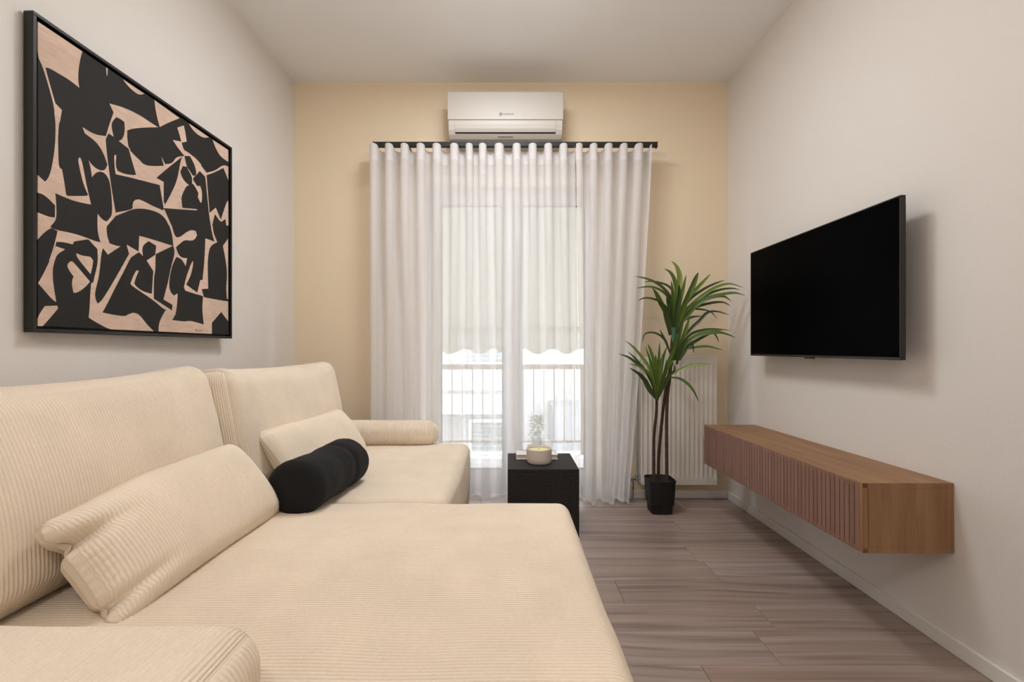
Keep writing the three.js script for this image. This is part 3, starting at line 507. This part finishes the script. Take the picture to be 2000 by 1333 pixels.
// ---------------------------------------------------------------- potted dracaena
{
  const PD = 3.05, base = new THREE.Vector3((1288.5 - CX) * PD / F, 0, -PD);
  const o = thing('potted_plant', 'tall artificial dracaena with three thin trunks in a square black plastic pot before the radiator', 'plant', base.toArray());
  const plastic = std({ color: '#0d0e0f', roughness: 0.5 });
  const sq = (u, R, y) => { const t = u * 2 * Math.PI, c = Math.cos(t), s = Math.sin(t), k = R / Math.pow(Math.pow(Math.abs(c), 5) + Math.pow(Math.abs(s), 5), 1 / 5); return [c * k, y, s * k]; };
  const rings = [[0.066, 0.0], [0.068, 0.002], [0.070, 0.05], [0.071, 0.056], [0.079, 0.060], [0.0855, 0.2], [0.0865, 0.203], [0.0885, 0.205], [0.0885, 0.215], [0.086, 0.217], [0.083, 0.215], [0.081, 0.18], [0.0, 0.18]];
  part('pot', grid(72, rings.length - 1, (u, v) => { const k = Math.round(v * (rings.length - 1)), [R, y] = rings[k], rib = k > 1 && k < 4 ? 0.0035 * Math.cos(u * 2 * Math.PI * 12) : 0; return sq(u, R + rib, y); }, true), plastic, o);
  part('soil', grid(36, 4, (u, v) => { const q = sq(u, 0.0815 * (1 - v), 0.187 + 0.006 * noise3(u * 20, v * 5, 3)); return q; }, true), std({ color: '#2a211b', roughness: 1, side: THREE.DoubleSide }), o);
  const bark = std({ color: '#5a4336', roughness: 0.85, bumpMap: scaled(grainTex, 30, 6), bumpScale: 0.003 });
  const greens = ['#6c8a33', '#56702d', '#455c29', '#3a4b23', '#83994a'].map((c) => phy({ color: c, roughness: 0.42, transmission: 0.18, thickness: 0, side: THREE.DoubleSide }));
  const edge = ['#4b4226'].map((c) => phy({ color: c, roughness: 0.5, side: THREE.DoubleSide }));
  const L = (px, py, d) => at(px, py, d).sub(base);
  const stem = (pts, r0, r1) => {
    const cv = new THREE.CatmullRomCurve3(pts.map((q) => L(...q))), n = 60, fr = cv.computeFrenetFrames(n);
    return part('stem', grid(14, n, (u, v) => { const k = Math.round(v * n), p = cv.getPointAt(v), r = mix(r0, r1, v) * (1 + 0.05 * Math.sin(v * 120) + 0.06 * noise3(v * 30, u, 2)), t = u * 2 * Math.PI; return [p.x + (fr.normals[k].x * Math.cos(t) + fr.binormals[k].x * Math.sin(t)) * r, p.y + (fr.normals[k].y * Math.cos(t) + fr.binormals[k].y * Math.sin(t)) * r, p.z + (fr.normals[k].z * Math.cos(t) + fr.binormals[k].z * Math.sin(t)) * r, u * 0.1, v]; }, true), bark, o);
  };
  const s1 = stem([[1277.5, 948, 3.03], [1277, 880, 3.03], [1278, 845, 3.02], [1282, 805, 3.0], [1282.5, 772, 2.99]], 0.0105, 0.0085);
  const s2 = stem([[1286, 944, 3.07], [1287, 890, 3.07], [1291, 840, 3.07], [1297, 785, 3.06], [1303, 745, 3.06], [1315, 700, 3.05], [1323, 670, 3.05]], 0.0105, 0.009);
  const s3 = stem([[1302.5, 946, 3.0], [1302, 880, 3.01], [1302, 820, 3.03], [1304, 770, 3.06], [1309, 730, 3.08], [1311, 690, 3.08], [1315, 640, 3.07], [1317, 615, 3.06]], 0.0105, 0.010);
  // leaves: pixel path from the foot to the tip, how far the tip comes forward of the trunk, greatest width, tone
  const leaf = (st, d, path, fwd, wid, tone, face = 0) => {
    const n = path.length / 2, pts = []; for (let i = 0; i < n; i++) { const k = n > 1 ? i / (n - 1) : 0; pts.push(L(path[i * 2], path[i * 2 + 1], d - fwd * k)); }
    const cv = new THREE.CatmullRomCurve3(pts), N = 16;
    const want = new THREE.Vector3(0.25 * face, 0.55, 1).normalize();
    const g = grid(4, N, (u, v) => {
      const p = cv.getPoint(v), t = cv.getTangent(v), side = new THREE.Vector3().crossVectors(t, want).normalize(), nn = new THREE.Vector3().crossVectors(side, t).normalize();
      const w = wid / 2 * (v < 0.45 ? mix(0.55, 1, sm(0, 0.45, v)) : Math.pow(Math.max(0, 1 - ((v - 0.45) / 0.55) ** 2.0), 0.8)) + 0.0004, s = u * 2 - 1;
      return [p.x + side.x * w * s + nn.x * w * 0.35 * Math.abs(s), p.y + side.y * w * s + nn.y * w * 0.35 * Math.abs(s), p.z + side.z * w * s + nn.z * w * 0.35 * Math.abs(s)];
    });
    part('leaf', g, tone < 0 ? edge[0] : greens[tone], st);
  };
  const A = 3.06;                                           // upper crown on the tallest trunk
  leaf(s3, A, [1316, 640, 1320, 590, 1327, 545, 1321, 522, 1311, 510], 0.04, 0.036, 4, 0);
  leaf(s3, A, [1318, 636, 1323, 595, 1318, 550, 1309, 533, 1297, 525], 0.02, 0.026, 1, -1);
  leaf(s3, A, [1314, 630, 1312, 590, 1303, 572, 1284, 555, 1262, 545, 1239, 540], 0.10, 0.022, 2, -1);
  leaf(s3, A, [1316, 620, 1319, 580, 1306, 560, 1288, 553, 1270, 550, 1257, 551.5], -0.05, 0.017, 3, -1);
  leaf(s3, A, [1313, 632, 1309, 590, 1297, 573, 1279, 563, 1262, 561, 1243, 563.5], 0.14, 0.020, 2, -1);
  leaf(s3, A, [1312, 640, 1306, 608, 1290, 591, 1273, 584, 1258, 583, 1245, 588], 0.12, 0.017, 3, -1);
  leaf(s3, A, [1312, 642, 1300, 612, 1290, 592, 1281, 574, 1274, 563], 0.09, 0.034, 1, -1);
  leaf(s3, A, [1309, 655, 1304, 630, 1298, 606, 1292, 590], 0.10, 0.036, 2, -1);
  leaf(s3, A, [1316, 640, 1325, 600, 1334, 565, 1340, 537], 0.0, 0.024, 0, 0);
  leaf(s3, A, [1317, 642, 1334, 600, 1350, 565, 1358, 545, 1364, 532], 0.03, 0.036, 1, 1);
  leaf(s3, A, [1318, 640, 1340, 590, 1362, 563, 1376, 548, 1388, 535], -0.02, 0.022, 0, 1);
  leaf(s3, A, [1319, 632, 1345, 588, 1370, 568, 1395, 555, 1416, 547.5], -0.08, 0.017, 3, 1);
  leaf(s3, A, [1319, 634, 1345, 600, 1372, 578, 1400, 561, 1425, 555, 1453.5, 563], 0.06, 0.021, 0, 1);
  leaf(s3, A, [1319, 634, 1350, 598, 1378, 578, 1405, 567, 1431, 564, 1446, 567], 0.02, 0.016, 3, 1);
  leaf(s3, A, [1318, 640, 1345, 602, 1376, 585, 1405, 577, 1434, 573, 1456, 577.5], 0.12, 0.026, 1, 1);
  leaf(s3, A, [1319, 638, 1350, 598, 1388, 582, 1414, 580, 1429.5, 590], 0.0, 0.022, 2, 1);
  leaf(s3, A, [1318, 645, 1345, 608, 1378, 595, 1410, 591, 1428, 598], 0.08, 0.019, 3, 1);
  leaf(s3, A, [1318, 646, 1340, 620, 1356, 600, 1372, 590, 1390, 584], 0.1, 0.03, 1, 1);
  leaf(s3, A, [1318, 660, 1332, 625, 1348, 606, 1368, 605, 1388, 610, 1402, 624.5], 0.05, 0.015, 3, 1);
  leaf(s3, A, [1317, 655, 1330, 630, 1352, 620, 1372, 618], 0.04, 0.018, 3, 1);
  leaf(s3, A, [1318, 650, 1322, 615, 1326, 580, 1326, 555], 0.09, 0.036, 2, 0);
  leaf(s3, A, [1316, 648, 1316, 612, 1314, 578, 1311, 548], 0.06, 0.03, 1, 0);
  leaf(s3, A, [1319, 650, 1332, 612, 1340, 585, 1346, 570], 0.1, 0.034, 0, 1);
  leaf(s3, A, [1314, 650, 1310, 620, 1305, 590, 1302, 572], 0.0, 0.026, 2, -1);
  const B = 3.05;                                           // middle crown
  leaf(s2, B, [1322, 700, 1336, 660, 1350, 642, 1365, 628, 1382, 611, 1400, 609, 1426, 616], 0.06, 0.020, 3, 1);
  leaf(s2, B, [1324, 698, 1338, 666, 1352, 652, 1376, 645, 1398, 643.5, 1428, 646], 0.02, 0.018, 2, 1);
  leaf(s2, B, [1324, 702, 1340, 672, 1362, 657, 1385, 651, 1410, 651, 1438, 660.5], 0.10, 0.030, 1, 1);
  leaf(s2, B, [1326, 704, 1345, 676, 1366, 660, 1388, 650, 1410, 646], 0.06, 0.034, 2, 1);
  leaf(s2, B, [1352, 662, 1380, 652, 1394, 652, 1400, 660, 1404, 670], 0.02, 0.014, 3, 1);
  leaf(s2, B, [1326, 704, 1340, 684, 1360, 679, 1382, 677.5, 1398, 681, 1413, 685], 0.07, 0.017, 1, 1);
  leaf(s2, B, [1340, 680, 1350, 672, 1353.5, 678, 1354, 690], 0.06, 0.013, 3, 1);
  leaf(s2, B, [1308, 690, 1300, 668, 1288, 655, 1272, 650, 1259, 654, 1255, 670], 0.02, 0.014, 3, -1);
  leaf(s2, B, [1308, 690, 1302, 672, 1295, 658, 1288.5, 644], 0.04, 0.016, 2, -1);
  leaf(s2, B, [1320, 704, 1330, 672, 1340, 642, 1347, 618], 0.03, 0.028, 0, 1);
  leaf(s2, B, [1318, 704, 1322, 672, 1328, 645, 1336, 620], 0.06, 0.03, 2, 0);
  leaf(s2, B, [1321, 712, 1326, 690, 1334, 672, 1345, 656], 0.08, 0.032, 2, 1);
  leaf(s2, B, [1310, 712, 1314, 690, 1318, 668, 1324, 650], 0.08, 0.028, 1, 0);
  leaf(s2, B, [1305, 735, 1320, 726, 1340, 718, 1358, 713, 1375, 711, 1392, 712.5], 0.10, 0.020, 4, 1);
  leaf(s2, B, [1312, 738, 1326, 740, 1342, 750, 1354, 764, 1365, 786], 0.08, 0.023, 1, 1);
  leaf(s2, B, [1302, 725, 1308, 714, 1314, 707, 1321, 704], 0.08, 0.016, 0, 0);
  leaf(s2, B, [1313, 732, 1316, 722, 1316, 712], 0.07, 0.022, 1, 0);
  const C = 2.99;                                           // lower crown on the shortest trunk
  leaf(s1, C, [1283, 775, 1275, 740, 1267, 717, 1250, 694, 1236, 678, 1220.5, 665], 0.10, 0.020, 4, -1);
  leaf(s1, C, [1281, 776, 1270, 740, 1256, 720, 1243, 710, 1228, 699, 1207, 691], 0.08, 0.022, 2, -1);
  leaf(s1, C, [1280, 770, 1266, 735, 1250, 712, 1240, 700, 1226, 687], -0.02, 0.016, 3, -1);
  leaf(s1, C, [1282, 776, 1276, 745, 1264, 727, 1250, 718, 1240, 714, 1229, 711], 0.14, 0.019, 0, -1);
  leaf(s1, C, [1280, 778, 1268, 757, 1256, 740, 1246, 730, 1229, 719], 0.08, 0.028, 3, -1);
  leaf(s1, C, [1283, 775, 1280, 735, 1276, 705, 1270, 685, 1265, 672], 0.06, 0.024, 0, 0);
  leaf(s1, C, [1282, 775, 1276, 735, 1270, 706, 1260.5, 677], 0.0, 0.018, 1, 0);
  leaf(s1, C, [1284, 775, 1286, 730, 1287, 698, 1288.5, 668], 0.0, 0.020, 1, 0);
  leaf(s1, C, [1285, 775, 1290, 730, 1294, 702, 1303, 676], 0.05, 0.022, 1, 1);
  leaf(s1, C, [1286, 774, 1296, 736, 1308, 700, 1321, 670], 0.12, 0.026, 0, 1);
  leaf(s1, C, [1284, 776, 1283, 740, 1281, 712, 1280, 692], 0.12, 0.028, 0, 0);
  leaf(s1, C, [1285, 776, 1292, 748, 1298, 725, 1302, 702], 0.12, 0.030, 1, 1);
  leaf(s1, C, [1286, 776, 1297, 752, 1306, 736, 1318, 722], 0.06, 0.026, 2, 1);
  leaf(s1, C, [1281, 779, 1270, 765, 1262, 752, 1255, 742], 0.05, 0.03, 2, -1);
  leaf(s1, C, [1284, 777, 1287, 745, 1290, 715, 1294, 692], 0.1, 0.024, 4, 0);
  part('sheath', grid(16, 8, (u, v) => { const c = L(1283, mix(783, 764, v), C), r = mix(0.010, 0.024, v), t = u * 6.2832; return [c.x + Math.cos(t) * r, c.y, c.z + Math.sin(t) * r]; }, true), greens[2], s1);
  part('sheath', grid(16, 8, (u, v) => { const c = L(mix(1316.5, 1315.5, v), mix(668, 640, v), A), r = mix(0.013, 0.022, v), t = u * 6.2832; return [c.x + Math.cos(t) * r, c.y, c.z + Math.sin(t) * r]; }, true), phy({ color: '#4f7a58', roughness: 0.5, side: THREE.DoubleSide }), s3);
}
renderer.render(scene, camera);
